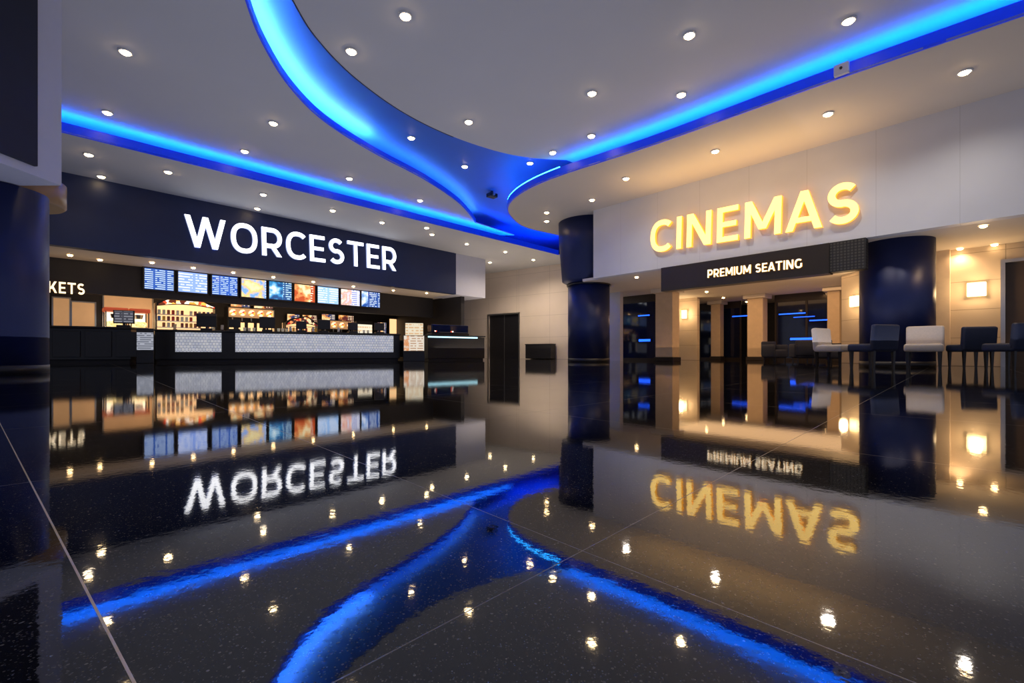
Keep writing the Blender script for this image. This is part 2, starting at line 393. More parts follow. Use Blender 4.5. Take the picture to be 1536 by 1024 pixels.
def word(body,fr,u0,u1,z0,z1,rise,v,depth,mats,label,cat,name='illuminated_sign',gap=.15,w=SW):
    lay=[];x=0
    for ch in body:
        if ch==' ': x+=.42; continue
        P,wd=glyph(ch,w)
        if ch=='A': x-=.07
        lay.append((P,x,wd)); x+=wd+gap
        if ch in 'A': x-=.09
    tot=x-gap; sx=(u1-u0)/tot; sz=z1-z0
    p=fr.P(u0,v); rt=obj(name,None,(p.x,p.y,z0),fr.ang,None,label,cat,ry=-math.atan2(rise,u1-u0)); rt.empty_display_size=.1
    for P,x0,wd in lay:
        bm=bmesh.new()
        k=0
        for pr in P:
            d0=-depth-k*.0008; k+=1
            V=lambda q,y: bm.verts.new(((q[0]-wd/2)*sx,y,q[1]*sz))
            if pr[0]=='s':
                _,lo,hi,cl=pr; n=len(lo)
                r=[[V(q,y) for q in row] for row,y in ((lo,d0),(hi,d0),(hi,0),(lo,0))]
                for i in range(n if cl else n-1):
                    j=(i+1)%n
                    for a in range(4):
                        f=bm.faces.new((r[a][i],r[a][j],r[(a+1)%4][j],r[(a+1)%4][i])); f.material_index=0 if a==0 else 1
                if not cl:
                    for i in (0,n-1): bm.faces.new([r[a][i] for a in range(4)]).material_index=1
            else:
                f1=[V(q,d0) for q in pr]; f2=[V(q,0) for q in pr]
                bm.faces.new(f1).material_index=0; bm.faces.new(f2).material_index=1
                for i in range(4): bm.faces.new((f1[i],f1[(i+1)%4],f2[(i+1)%4],f2[i])).material_index=1
        bmesh.ops.recalc_face_normals(bm,faces=bm.faces[:])
        m2=bpy.data.meshes.new('letter'); bm.to_mesh(m2); bm.free()
        for m_ in mats: m2.materials.append(m_)
        obj('letter',m2,((x0+wd/2)*sx,0,0),0,rt)
    return rt
word('WORCESTER',L,L.U(277),L.U(593),3.31,4.20,.19,-.02,.07,[m_wface,m_wside],'white illuminated channel letters on the navy fascia','sign',w=.155,gap=.16)
word('CINEMAS',R,R.U(979),R.U(1290),3.04,3.88,-.12,-.04,.09,[m_yface,m_yside],'glowing gold illuminated channel letters on the white wall','sign',gap=.18,w=.17)
word('TICKETS',L,L.U(34,2),L.U(127,2),1.93,2.24,0,2.03,.04,[m_sface,m_yside],'small cream illuminated letters on the black header wall','sign')

# menu screens: bg, text, accent, row height, column width, picture fraction, second accent
mx=[(215,262),(266,312),(317,357),(361,400),(403,438),(441,473),(476,508),(511,540),(542,570)]
pal=[((.03,.10,.42),(.70,.85,1.),(.7,.85,1),.062,.30,0,None),((.28,.42,.95),(.95,.97,1.),(.8,.85,1),.085,.5,0,None),((.03,.11,.50),(.65,.82,1.),(.6,.8,1),.062,.28,0,None),
     ((.20,.42,.95),(1.,.9,.7),(.9,.6,.2),.09,.4,.9,(1.,.85,.45)),((.01,.08,.26),(.6,.85,1.),(.05,.35,.7),.08,.3,.6,(.7,.9,1.)),((.55,.08,.02),(1,.9,.7),(1.,.45,.15),.09,.4,.75,(1.,.85,.5)),
     ((.35,.58,1.),(.97,.98,1),(.9,.95,1),.085,.5,.0,None),((.75,.75,.9),(.15,.2,.6),(.9,.4,.3),.08,.4,.55,(1.,.8,.7)),((.02,.08,.34),(.8,.9,1.),(.3,.5,.9),.07,.4,.35,(.8,.85,1.))]
labs=['menu display with rows of white and blue text','menu display with pale blue text rows','menu display with blue price table','menu display with golden food picture','menu display with dark teal picture','menu display with red and orange picture','menu display with pale blue list','menu display with white and red panels','menu display with dark blue panels']
for i,(a,b_) in enumerate(mx):
    u0=L.U(a-1,1.9); u1=L.U(b_+1,1.9); p=L.P(u0,1.9); w=u1-u0
    rt=root('menu_screen',p,L.ang,labs[i]+' on black header','menu display','menu screens above the counter',z=2.19)
    obj('screen_frame',MB().box(0,w,0,.08,0,.72,bev=.008).mesh('screen_frame',m_black),parent=rt)
    q=pal[i]
    obj('display',MB().box(.045,w-.045,-.006,0,.045,.675).mesh('display',screen('menu_%d'%i,q[0],q[1],q[2],1.35,i,q[3],q[4],q[5],w,q[6])),parent=rt)
    obj('wall_bracket',MB().box(w/2-.1,w/2+.1,.08,.15,.25,.45).mesh('br',m_black),parent=rt)
for i,(a,b_,z0,z1) in enumerate(((430,450,1.55,2.05),(453,476,1.5,2.05),(482,503,1.75,2.15),(507,531,1.75,2.15),(345,376,2.16,2.5),(380,410,2.16,2.5),(566,580,1.3,1.9),(612,634,1.3,1.75))):
    u0=L.U(a,5.4); u1=L.U(b_,5.4); p=L.P(u0,5.4); w=u1-u0
    rt=root('lit_menu_board',p,L.ang,'small backlit board with warm food pictures','menu display','backlit boards on the rear wall',z=z0)
    obj('frame',MB().box(0,w,0,.06,0,z1-z0,bev=.006).mesh('f',m_black),parent=rt)
    obj('display',MB().box(.03,w-.03,-.006,0,.03,z1-z0-.03).mesh('d',screen('board_%d'%i,(.10,.02,.02) if i%2 else (.03,.04,.12),(1.,.8,.5),(.9,.35,.08),1.3,20+i,.08,.25,.6,w,(1.,.8,.45))),parent=rt)

# ------------------------------------------------------------ counters
C=Frame(at(232,14.0),at(600,17.22))
rt=root('concession_counter',C.o,C.ang,'long black concession counter with white mosaic tile front','counter')
Lc=C.len
obj('body',MB().box(0,Lc,0.03,.75,.1,.97,bev=.01).mesh('body',m_black),parent=rt)
obj('kickboard',MB().box(.05,Lc-.05,.1,.7,0,.1).mesh('kick',m_blackw),parent=rt)
obj('worktop',MB().box(-.03,Lc+.03,-.05,.8,.97,1.02,bev=.01).mesh('top',m_black),parent=rt)
for a,b_ in ((263,332),(353,590)):
    obj('tile_panel',MB().box(C.U(a),C.U(b_),-.01,.03,.33,.94).mesh('tile_panel',m_tile),parent=rt)
D=Frame(at(60,12.7),at(196,13.55))
rt=root('ticket_desk',D.o,D.ang,'black ticket desk beside the concession counter','counter')
obj('body',MB().box(0,D.len,0.03,.7,.1,1.0,bev=.01).mesh('body',m_black),parent=rt)
obj('worktop',MB().box(-.03,D.len+.03,-.04,.75,1.0,1.06,bev=.01).mesh('top',m_blackw),parent=rt)
obj('kickboard',MB().box(.05,D.len-.05,.1,.7,0,.1).mesh('kick',m_blackw),parent=rt)
for a in (.25,.95,1.65):
    obj('front_panel',MB().box(a,a+.6,0,.03,.18,.92,bev=.008).mesh('fp',m_black),parent=rt)
G=Frame(at(203,12.95),at(232,13.2))
rt=root('poster_stand',G.o,G.ang,'black stand with a small printed notice by the counter','poster stand')
obj('post',MB().box(.02,G.len-.02,.03,.2,0,1.0,bev=.01).mesh('post',m_black),parent=rt)
obj('notice',MB().box(.03,G.len-.03,.01,.03,.38,.88).mesh('notice',screen('notice',(.45,.47,.55),(.08,.09,.12),(.5,.52,.6),.8,4,.06,.5)),parent=rt)
H_=Frame(at(605,16.75),at(637,16.95))
rt=root('promotional_display',H_.o,H_.ang,'white lit display case with leaflets between counters','display case')
obj('body',MB().box(0,H_.len,0.02,.25,0,.95,bev=.01).mesh('b',m_black),parent=rt)
obj('front_panel',MB().box(.02,H_.len-.02,0,.02,.38,.93).mesh('fp2',screen('leaflet',(.90,.80,.66),(.50,.25,.12),(.8,.3,.1),.9,9,.09,.25,.3,.7,(1,.9,.7))),parent=rt)
obj('acrylic_case',MB().box(.08,H_.len-.05,.06,.22,.95,1.40,bev=.01).mesh('ac',screen('acrylic',(.95,.84,.62),(.8,.45,.2),(.9,.5,.2),.9,3,.11,.2)),parent=rt)
K=Frame(at(643,17.9),at(728,19.5))
rt=root('service_counter',K.o,K.ang,'black service counter with a glowing edge light','counter')
obj('body',MB().box(0,K.len,0.06,.5,.08,.95,bev=.01).mesh('b',m_black),parent=rt)
obj('worktop',MB().box(-.03,K.len,-.02,.55,.97,1.02,bev=.01).mesh('t',m_black),parent=rt)
obj('edge_light',MB().box(0,K.len*.86,.03,.06,.91,.96).mesh('e',m_cyan),parent=rt)
obj('kickboard',MB().box(.05,K.len-.05,.1,.45,0,.08).mesh('kick',m_blackw),parent=rt)
rt=root('glass_display_case',K.P(.15,.05),K.ang,'dark glass display case on the service counter','display case',z=1.02)
w=K.len*.65
obj('base',MB().box(0,w,0,.42,0,.08).mesh('b',m_black),parent=rt)
obj('glass',MB().box(.01,w-.01,.02,.40,.08,.42,bev=.04).mesh('g',m_darkglass),parent=rt)
for i in range(2):
    px=.12+i*w/2.3
    obj('pastry_tray',MB().box(px,px+.12,.005,.05,.12,.17,bev=.01).mesh('pt',m_food1),parent=rt)

# back counter and equipment
vB=4.3
u0=L.U(130,vB); u1=uE+.4
rt=root('back_counter',L.P(u0,vB),L.ang,'long black back counter behind the concession stand','counter')
obj('body',MB().box(0,u1-u0,0,.9,.1,.9,bev=.01).mesh('b',m_black),parent=rt)
obj('worktop',MB().box(0,u1-u0,-.03,.92,.9,.95,bev=.01).mesh('t',m_steel),parent=rt)
def wallpanel(a,b_,z0,z1,mat,lab):
    ua=L.U(a,5.55); ub=L.U(b_,5.55); p=L.P(ua,5.55)
    r_=root('wall_panel',p,L.ang,lab,'wall panel')
    obj('panel',MB().box(0,ub-ua,0,.04,z0,z1,bev=.008).mesh('wp',mat),parent=r_)
    obj('frame',MB().box(-.04,0,-.02,.05,z0,z1).box(ub-ua,ub-ua+.04,-.02,.05,z0,z1).box(-.04,ub-ua+.04,-.02,.05,z1,z1+.04).mesh('wf',m_steel),parent=r_)
m_beigewall=pbr('beige_rear_panel_glow',(.6,.42,.26),.6,0,(1,.52,.22),.32,var=.35,scale=1.4)  # warm emission stands in for lamplight falling on the beige wall
wallpanel(156,228,.95,2.6,m_beigewall,'beige lit wall panel behind the popcorn machine')
wallpanel(345,410,.95,2.12,m_lit,'warm lit rear wall panel behind drink machines')
wallpanel(430,470,.95,1.45,m_beigewall,'warm lit rear wall panel')
wallpanel(478,534,.95,1.68,m_beigewall,'beige rear wall panel')
wallpanel(584,607,0.1,2.1,m_lit,'warm lit doorway panel in the rear wall')
wallpanel(80,104,.95,2.1,m_beigewall,'beige rear panel in the ticket office')
wallpanel(108,142,.95,2.0,m_beigewall,'lit ticket office window')
def popcorn(px,wd,lab):
    v=4.4; u=L.U(px,v)
    r_=root('popcorn_machine',L.P(u,v),L.ang,lab,'popcorn machine',z=.95)
    obj('base',MB().box(0,wd,0,.55,0,.22,bev=.02).mesh('b',m_steel),parent=r_)
    obj('popcorn_heap',MB().box(.04,wd-.04,.03,.5,.22,.42,bev=.08).mesh('ph',m_pop),parent=r_)
    obj('lit_back',MB().box(.04,wd-.04,.48,.5,.22,.72).mesh('lb',m_litw),parent=r_)
    obj('kettle',MB().cyl(wd/2,.28,.52,.66,.10,.13,seg=20).mesh('kt',m_steel),parent=r_)
    for x in (0,wd-.03):
        for y in (0,.52): obj('frame_post',MB().box(x,x+.03,y,y+.03,.22,.72).mesh('fp',m_black),parent=r_)
    obj('canopy',MB().box(-.03,wd+.03,-.03,.58,.72,.86,bev=.03).mesh('c',pbr('red_canopy',(.25,.03,.02),.4,0,(.8,.12,.04),.4)),parent=r_)
popcorn(158,.55,'steel popcorn machine with lit popcorn on back counter')
popcorn(196,.5,'narrow popcorn machine with red canopy on back counter')
def snack(px0,px1,top,lab,matback,badge):
    v=3.9; ua=L.U(px0,v); ub=L.U(px1,v); w=ub-ua
    r_=root('snack_display',L.P(ua,v),L.ang,lab,'food display')
    obj('base',MB().box(0,w,0,.35,0,.95,bev=.01).mesh('b',m_black),parent=r_)
    obj('back_panel',MB().box(0,w,.3,.34,.95,top-.3).mesh('bp',matback),parent=r_)
    for z in (1.18,1.40,1.62):
        if z<top-.4: obj('shelf',MB().box(.03,w-.03,0,.3,z,z+.02).mesh('sh',m_steel),parent=r_)
    for x in (0,w-.03): obj('side_panel',MB().box(x,x+.03,0,.34,.95,top-.3).mesh('sd',m_black),parent=r_)
    def band(lo,hi,y0,y1,mat,nm,inset):
        n=24; up=[];dn=[]
        for i in range(n+1):
            x=inset+(w-2*inset)*i/n; s_=math.sin(math.pi*i/n)
            up.append((x,top-.30+hi+.28*s_+.03*math.sin(4*math.pi*i/n))); dn.append((x,top-.42+lo+.10*s_))
        poly=dn+up[::-1]
        bm=bmesh.new(); f1=[bm.verts.new((x,y0,z)) for x,z in poly]; f2=[bm.verts.new((x,y1,z)) for x,z in poly]
        bm.faces.new(f1); bm.faces.new(f2)
        for i in range(len(poly)): bm.faces.new((f1[i],f1[(i+1)%len(poly)],f2[(i+1)%len(poly)],f2[i]))
        bmesh.ops.recalc_face_normals(bm,faces=bm.faces[:])
        me=bpy.data.meshes.new('hd'); bm.to_mesh(me); bm.free(); me.materials.append(mat)
        obj(nm,me,parent=r_)
    band(0,0,-.06,.02,m_black,'header_board',0)
    band(.03,-.05,-.075,-.06,badge,'food_picture',.06)
    return ua,v,w
pk=[pbr('pack_%d'%i,c,.4,0,c,.16) for i,c in enumerate([(.6,.06,.03),(.8,.4,.06),(.75,.65,.5),(.08,.15,.4),(.4,.12,.05),(.25,.05,.04)])]
pkm=[MB().box(-.04,.04,0,.08,0,.15,bev=.012).mesh('snack_box',m_) for m_ in pk]
def packs(ua,v,w,zs):
    n=max(3,int(w/.13))
    for z in zs:
        for i in range(n):
            if random.random()<.15: continue
            p=L.P(ua+.1+(w-.2)*i/(n-1),v+.05)
            k=random.randrange(6)
            obj('snack_box',pkm[k],(p.x,p.y,z),L.ang,None,['red','orange','cream','blue','brown','dark red'][k]+' snack carton on the display shelf','snack box','snack cartons on the display shelves')
a=snack(234,324,2.32,'tall snack display with colourful arched header board',m_lit,m_food1); packs(*a,(.955,1.205,1.425,1.645))
a=snack(428,478,1.85,'small snack display with dark red header board',m_lit,food('dark_badge',[(.5,.03,.02),(.9,.3,.1),(.05,.02,.02),(.9,.7,.4)],1.1,10)); packs(*a,(.955,1.205))
def drink(px0,px1,top,lab):
    v=4.4; ua=L.U(px0,v); w=L.U(px1,v)-ua
    r_=root('drink_dispenser',L.P(ua,v),L.ang,lab,'drinks machine',z=.95)
    obj('body',MB().box(0,w,.15,.6,0,top,bev=.02).mesh('b',m_black),parent=r_)
    obj('drip_tray',MB().box(.02,w-.02,-.05,.15,0,.06,bev=.01).mesh('d',m_steel),parent=r_)
    obj('lit_header',MB().box(.03,w-.03,.05,.15,top-.40,top-.04,bev=.02).mesh('h',m_beigewall),parent=r_)
    n=max(2,int(w/.32))
    for i in range(n):
        x=.16+(w-.32)*i/max(1,n-1)
        me=MB().cyl(0,0,0,.03,.12,seg=20).mesh('badge',m_food2); obj('badge',me,(x,.05,top-.22),0,r_,rx=math.pi/2)
        obj('nozzle',MB().cyl(0,0,-.12,0,.02,.03,seg=12).mesh('nz',m_steel),(x,.09,top-.42),0,r_)
        obj('drink_panel',MB().box(x-.1,x+.1,.13,.155,.12,top-.6).mesh('dp',m_lit),parent=r_)
drink(343,411,1.15,'wide drinks dispenser with glowing round badges')
drink(484,530,.85,'black drinks dispenser with lit header')
v=3.5; ua=L.U(536,v); w=L.U(560,v)-ua
rt=root('drinks_fridge',L.P(ua,v),L.ang,'tall lit glass-door drinks fridge','fridge')
obj('cabinet',MB().box(0,w,.05,.35,0,1.75,bev=.015).mesh('b',m_black),parent=rt)
obj('door',MB().box(.05,w-.05,.02,.05,.1,1.6).mesh('b',screen('fridge_glow',(.95,.85,.65),(.8,.5,.25),(.9,.9,.8),1.1,6,.16,.12)),parent=rt)
obj('handle',MB().box(.08,.11,-.02,.02,.8,1.3,bev=.008).mesh('b',m_steel),parent=rt)
btm=[]
for i,c in enumerate([(.5,.06,.02),(.7,.35,.05),(.08,.2,.05),(.6,.6,.6)]):
    btm.append(MB().lathe([(.03,0),(.036,.02),(.036,.15),(.014,.20),(.014,.25)],seg=14).mesh('bottle',pbr('bottle_%d'%i,c,.2,0,c,.15)))
ub0=L.U(563,4.5); ub1=L.U(610,4.5)
for i in range(14):
    uu=(ub0+i*.13) if i<7 else (ub1+(i-7)*.13)
    vv=4.5+.05*(i%2); p=L.P(uu,vv); k=i%4
    obj('bottle',btm[k],(p.x,p.y,.95),0,None,['red','amber','green','clear'][k]+' drinks bottle on the back counter','bottle','bottles on the back counter')
def terminal(px,lab,w=.40,lit=None,fr=C,v=.35,z=1.02):
    u=fr.U(px,v); r_=root('till_terminal',fr.P(u,v),fr.ang+random.uniform(-.15,.15),lab,'cash register','tills on the counter',z=z)
    obj('base',MB().box(-.16,.16,-.14,.16,0,.07,bev=.015).mesh('b',m_black),parent=r_)
    obj('stand',MB().box(-.03,.03,0,.05,.07,.2).mesh('s',m_black),parent=r_)
    obj('monitor',MB().box(-w/2,w/2,-.02,.03,.12,.12+w*.8,bev=.012).mesh('m',m_black),parent=r_)
    obj('screen_face',MB().box(-w/2+.03,w/2-.03,.03,.034,.15,.10+w*.8).mesh('sf',m_cyan),parent=r_)
    if lit: obj('customer_display',MB().box(-w/2+.03,w/2-.03,-.026,-.02,.16,.09+w*.8).mesh('cd',lit),parent=r_)
m_dim=screen('till_ad',(.07,.07,.09),(.35,.35,.4),(.3,.3,.35),.8,2,.08,.25)
terminal(310,'large black till seen from behind on the counter',.55)
terminal(352,'small black till on the counter',.34)
terminal(401,'black till seen from behind on the counter',.48)
terminal(452,'small black till on the counter',.34)
terminal(486,'black till seen from behind on the counter',.42)
terminal(529,'small black till on the counter',.34)
terminal(569,'small black till on the counter',.36)
terminal(186,'grey ticket terminal with lit customer display',.5,m_dim,D,.4,1.06)
for px in (262,333,436,470,508):
    u=C.U(px,.3); r_=root('card_reader',C.P(u,.3),C.ang,'small card reader on the black counter','card reader','card readers on the counter',z=1.02)
    obj('cradle',MB().box(-.05,.05,0,.1,0,.03,bev=.008).mesh('c',m_black),parent=r_)
    obj('handset',MB().box(-.04,.04,.02,.05,.03,.2,bev=.01,rx=-.4).mesh('h',m_steel),parent=r_)
cupm=MB().cyl(0,0,0,.13,.035,.048,seg=16).mesh('paper_cup',pk[2])
for i,px in enumerate((367,374,381,418,424,430,546,552)):
    vv=.45+.1*(i%2); p=C.P(C.U(px,vv),vv); obj('paper_cup',cupm,(p.x,p.y,1.02),0,None,'cream paper cup on the concession counter','cup','paper cups on the counter')

# ------------------------------------------------------------ columns
def column(p,r,z1,lab):
    r_=root('column',p,0,lab,'column')
    obj('shaft',MB().lathe([(r,.12),(r,z1)],seg=72).mesh('shaft',m_column),parent=r_)
    obj('plinth',MB().lathe([(r+.005,0),(r+.005,.12)],seg=72).mesh('plinth',m_black),parent=r_)
    return r_
cc=at(883,15.6)
r_=column(cc,.70,2.62,'round glossy navy column with a wider flared upper section')
obj('upper_drum',MB().lathe([(.72,2.62),(.90,2.72),(1.0,4.0),(1.02,ZL)],seg=72).mesh('ud',m_column),parent=r_)
obj('collar',MB().lathe([(.74,2.56),(.74,2.63)],seg=72).mesh('cl',m_colband),parent=r_)
cr=at(1344,9.65)
column(cr,.62,2.6,'round glossy navy column standing under the soffit')
cl=Vector((-7.17,6.28))
r_=column(cl,.59,2.52,'large round glossy navy column beside the ticket area')
obj('rear_capital',MB().lathe([(.54,2.53),(.57,2.56),(.57,2.9)],seg=72).mesh('cap',pbr('gold_lit_capital',(.30,.18,.08),.35,.2)),(-.30,.60,0),parent=r_)
struct('wall_left_bulkhead',MB().box(-11,-6.04,3.0,6.15,2.53,ZD).mesh('wb',m_whitep),label='white bulkhead above the round column')
r_=root('wall_panel',(-6.04,0),0,'dark panel mounted on the white bulkhead','wall panel')
obj('panel',MB().box(0,.05,3.1,5.80,2.64,5.08,bev=.01).mesh('dp',pbr('dark_panel_paint',(.004,.009,.034),.6)),parent=r_)

# ------------------------------------------------------------ right side
uR0=0.0; uR1=R.U(1536)+4
fbox(R,uR0,uR1,0,.22,2.6,ZL,m_white,'wall_right','white panelled fascia wall carrying the gold letters')
pl=[R.P(-.6,.22),R.P(uR1,.22),R.P(22,13),R.P(R.U(936,13),13),R.P(R.U(925,5),5)]
struct('ceiling_lobby',MB().prism(pl,2.6,2.68).mesh('ceiling_lobby',m_ceilw),label='warm lit lower soffit of the seating lobby')
a=R.U(993); b_=R.U(1245); c_=R.U(1299)
p=R.P(a,-.06)
rt=root('portal_sign_board',p,R.ang,'dark bronze header board below the white wall','sign board')
obj('board',MB().box(0,b_-a,0,.3,1.96,2.6,bev=.01).mesh('b',m_bronze),parent=rt)
obj('grille',MB().box(b_-a,c_-a,.03,.28,1.98,2.6).mesh('g',m_grille),parent=rt)
word('PREMIUM SEATING',R,R.U(1061,-.1),R.U(1203,-.1),2.17,2.37,-.03,-.065,.03,[m_sface,m_yside],'cream illuminated letters on the dark header board','sign')
W1=Frame(at(1397,10.55),at(1600,9.1))
def wseg(p,q,z0,z1,mat,name,lab,th=.2):
    fr=Frame(p,q); me=MB().box(0,fr.len,0,th,z0,z1).mesh(name,mat); return struct(name,me,(fr.o.x,fr.o.y,0),fr.ang,lab),fr
d0=W1.U(1508); d1=W1.U(1580)
fbox(W1,0,d0,0,.2,0,2.6,m_beige,'wall_right_lobby','beige panelled wall with lit sconce')
fbox(W1,d0,d1,0,.2,2.2,2.6,m_beige,'wall_right_lobby','beige panelled wall above a doorway')
fbox(W1,d1,d1+5,0,.2,0,2.6,m_beige,'wall_right_lobby','beige panelled wall')
me=MB().box(0,d1-d0,.12,.17,0,2.2).mesh('door_2',pbr('brown_door',(.05,.032,.02),.4)); p=W1.P(d0,0); struct('door_2',me,(p.x,p.y,0),W1.ang,'dark brown door in the beige wall')
me=MB().box(-.07,0,-.03,.2,0,2.27).box(d1-d0,d1-d0+.07,-.03,.2,0,2.27).box(0,d1-d0,-.03,.2,2.2,2.27).mesh('trim_5',m_steel); struct('trim_5',me,(p.x,p.y,0),W1.ang,'door frame in the beige wall')
pc=W1.o
wseg(at(1262,13.6),pc+Vector((0,.02)),0,2.6,m_beige,'wall_right_return','beige return wall with lit sconce')
me=MB().box(-.12,.32,-.12,.1,0,2.6,bev=.01).mesh('plaster',pbr('pale_beige',(.62,.50,.37),.5)); struct('trim_6',me,(pc.x,pc.y,0),W1.ang,'pale pilaster at the wall corner')
vR=11.5
fbox(R,-6,22,vR,vR+.2,0,2.6,m_blackw,'wall_lobby_rear','dark rear wall of the seating lobby')
fbox(R,R.U(1014,7),R.U(1046,7),7,7.2,0,2.6,m_beige,'wall_lobby_inner','beige inner wall carrying a sconce')
def glazing(px0,px1,v,lab):
    ua=R.U(px0,v); ub=R.U(px1,v); w=ub-ua; p=R.P(ua,v)
    r_=root('glazed_partition',p,R.ang,lab,'glass partition')
    mb=MB().box(0,w,0,.08,0,.1).box(0,w,0,.08,2.3,2.6)
    n=max(1,round(w/1.3))
    for i in range(n+1):
        x=(w-.07)*i/n; mb.box(x,x+.07,0,.08,.1,2.3)
    obj('frame',mb.mesh('f',m_bronze),parent=r_)
    for i in range(n):
        x=(w-.07)*i/n; obj('glass_pane',MB().box(x+.07,x+w/n-.01,.03,.05,.1,2.3).mesh('g',m_darkglass),parent=r_)
glazing(932,985,4.6,'dark glazed partition beside the beige pillar')
glazing(1048,1112,9.6,'dark glazed partition with blue reflections')
glazing(1162,1262,8.6,'dark glazed screen with blue light lines')
def neon(px0,px1,z,v,lab='blue neon light line on the dark glazing',h=.04):
    ua=R.U(px0,v); ub=R.U(px1,v); p=R.P(ua,v)
    r_=root('neon_light',p,R.ang,lab,'neon light',z=z)
    w=ub-ua
    obj('tube',MB().box(0,w,0,.03,0,h,bev=.01).mesh('t',m_neon),parent=r_); obj('mount',MB().box(0,w,.03,.06,-.01,h+.01).mesh('t',m_black),parent=r_)
neon(1098,1124,1.9,9.5); neon(1168,1208,1.80,8.5); neon(1214,1243,1.50,8.5); neon(1190,1222,1.66,8.5,h=.025)
neon(957,974,1.75,4.5); neon(958,975,.75,4.5,h=.09); neon(1185,1222,.8,8.5,h=.08); neon(1205,1240,.62,8.5,h=.05)
def pillar(px,d,w,lab,dp=.8):
    p=at(px,d); r_=root('pillar',p,R.ang,lab,'pillar')
    obj('shaft',MB().box(-w/2,w/2,-dp/2,dp/2,.15,2.45,bev=.015).mesh('s',pbr('pillar_beige',(.66,.51,.35),.5)),parent=r_)
    obj('plinth',MB().box(-w/2-.04,w/2+.04,-dp/2-.04,dp/2+.04,0,.15,bev=.01).mesh('s',m_bronze),parent=r_)
    obj('capital',MB().box(-w/2-.12,w/2+.12,-dp/2-.12,dp/2+.12,2.45,2.6,bev=.01).mesh('s',m_ceilw),parent=r_)
pillar(1001,16.5,.66,'square beige pillar with a dark plinth',.5)
pillar(1136,18.2,.58,'square beige pillar in the seating lobby',.5)
pillar(1076,20.4,.40,'slim beige pillar in front of dark glazing',.4)
pillar(1252,16.0,.36,'slim beige pillar beside the glazed screen',.36)
fbox(R,R.U(914,3.2),R.U(930,3.2),3.2,3.4,0,2.6,m_whitep,'wall_lobby_stub','narrow pale wall beside the round column')
def sconce(fr,px,z,v,w=.3,h=.3,e=24):
    u=fr.U(px,v); p=fr.P(u,v); r_=root('wall_sconce',p,fr.ang,'square glowing wall sconce on the beige wall','wall light','wall sconces',z=z)
    obj('back_plate',MB().box(-w/2+.04,w/2-.04,-.05,0,.04,h-.04,bev=.006).mesh('b',m_trim),parent=r_)
    obj('diffuser',MB().box(-w/2,w/2,-.14,-.05,0,h,bev=.015).mesh('d',m_sconce),parent=r_)
    l=bpy.data.lights.new('sconce_glow','POINT'); l.energy=e; l.color=WARM; l.shadow_soft_size=.1
    obj('glow_lamp',l,(0,-.4,h/2),0,r_)
sconce(W1,1465,1.52,0)
rf=Frame(at(1262,13.6),pc)
sconce(rf,1287,1.60,0)
sconce(R,1028,1.75,7.0,.2,.35,30)

pp=overhead(738,296,5.3)
rt=root('ceiling_projector',pp,.7,'small black projector fixed in the blue ceiling recess','projector',z=5.36); rt.scale=(.75,.75,.75)
obj('body',MB().box(-.2,.2,-.15,.15,-.08,.08,bev=.02).mesh('b',m_black),parent=rt)
obj('mount',MB().cyl(0,0,.07,.185,.05,seg=12).mesh('m',m_black),parent=rt)
obj('lens_barrel',MB().cyl(0,0,0,.08,.05,seg=16).mesh('l',m_steel),(-.05,-.15,0),0,rt,rx=math.pi/2)
pp=overhead(1263,112,ZL)
rt=root('ceiling_sensor',pp,R.ang,'small pale sensor box on the blue ceiling edge','sensor',z=ZL)
obj('housing',MB().box(-.10,.10,-.06,.02,-.01,.16,bev=.01).mesh('h',m_whitep),parent=rt)
obj('detector_eye',MB().cyl(0,0,0,.02,.02,seg=16).mesh('h',m_black),(0,-.06,.08),0,rt,rx=math.pi/2)

# ------------------------------------------------------------ chairs
def chair(mat,lab):
    r_=root('dining_chair',(0,0),0,lab,'chair','upholstered chairs by the column')
    obj('seat',MB().box(-.26,.26,-.27,.23,.31,.45,bev=.04,seg=3).mesh('seat',mat,True),parent=r_)
    obj('backrest',MB().box(-.26,.26,.155,.265,.33,.78,bev=.038,rx=-.09,seg=3).mesh('back',mat,True),parent=r_)
    for x in (-.21,.21):
        for y in (-.22,.19):
            bm=bmesh.new(); bmesh.ops.create_cone(bm,cap_ends=True,segments=4,radius1=.02,radius2=.034,depth=.33,matrix=Matrix.Translation((0,0,.165))@Matrix.Rotation(math.pi/4,4,'Z'))
            me=bpy.data.meshes.new('leg'); bm.to_mesh(me); bm.free(); me.materials.append(m_leg)
            obj('leg',me,(x,y,0),0,r_)
    return r_
c1=chair(m_creamf,'cream upholstered dining chair with dark legs'); c2=chair(m_navyf,'navy upholstered dining chair with dark legs')
def put(o,px,d,rz): 
    p=at(px,d); o.location=(p.x,p.y,0); o.rotation_euler=(0,0,rz)
put(c1,1250,8.9,math.radians(28))
put(c2,1309,8.1,math.radians(180+12))
for src,px,d,rz,lb in ((c1,1386,8.2,math.radians(-45),'cream upholstered dining chair turned toward a navy one'),(c2,1456,8.7,math.radians(165),'navy upholstered dining chair beside the cream one'),(c2,1518,7.7,math.radians(185),'navy upholstered dining chair close to the beige wall')):
    p=at(px,d); clone(src,(p.x,p.y,0),rz,lb)
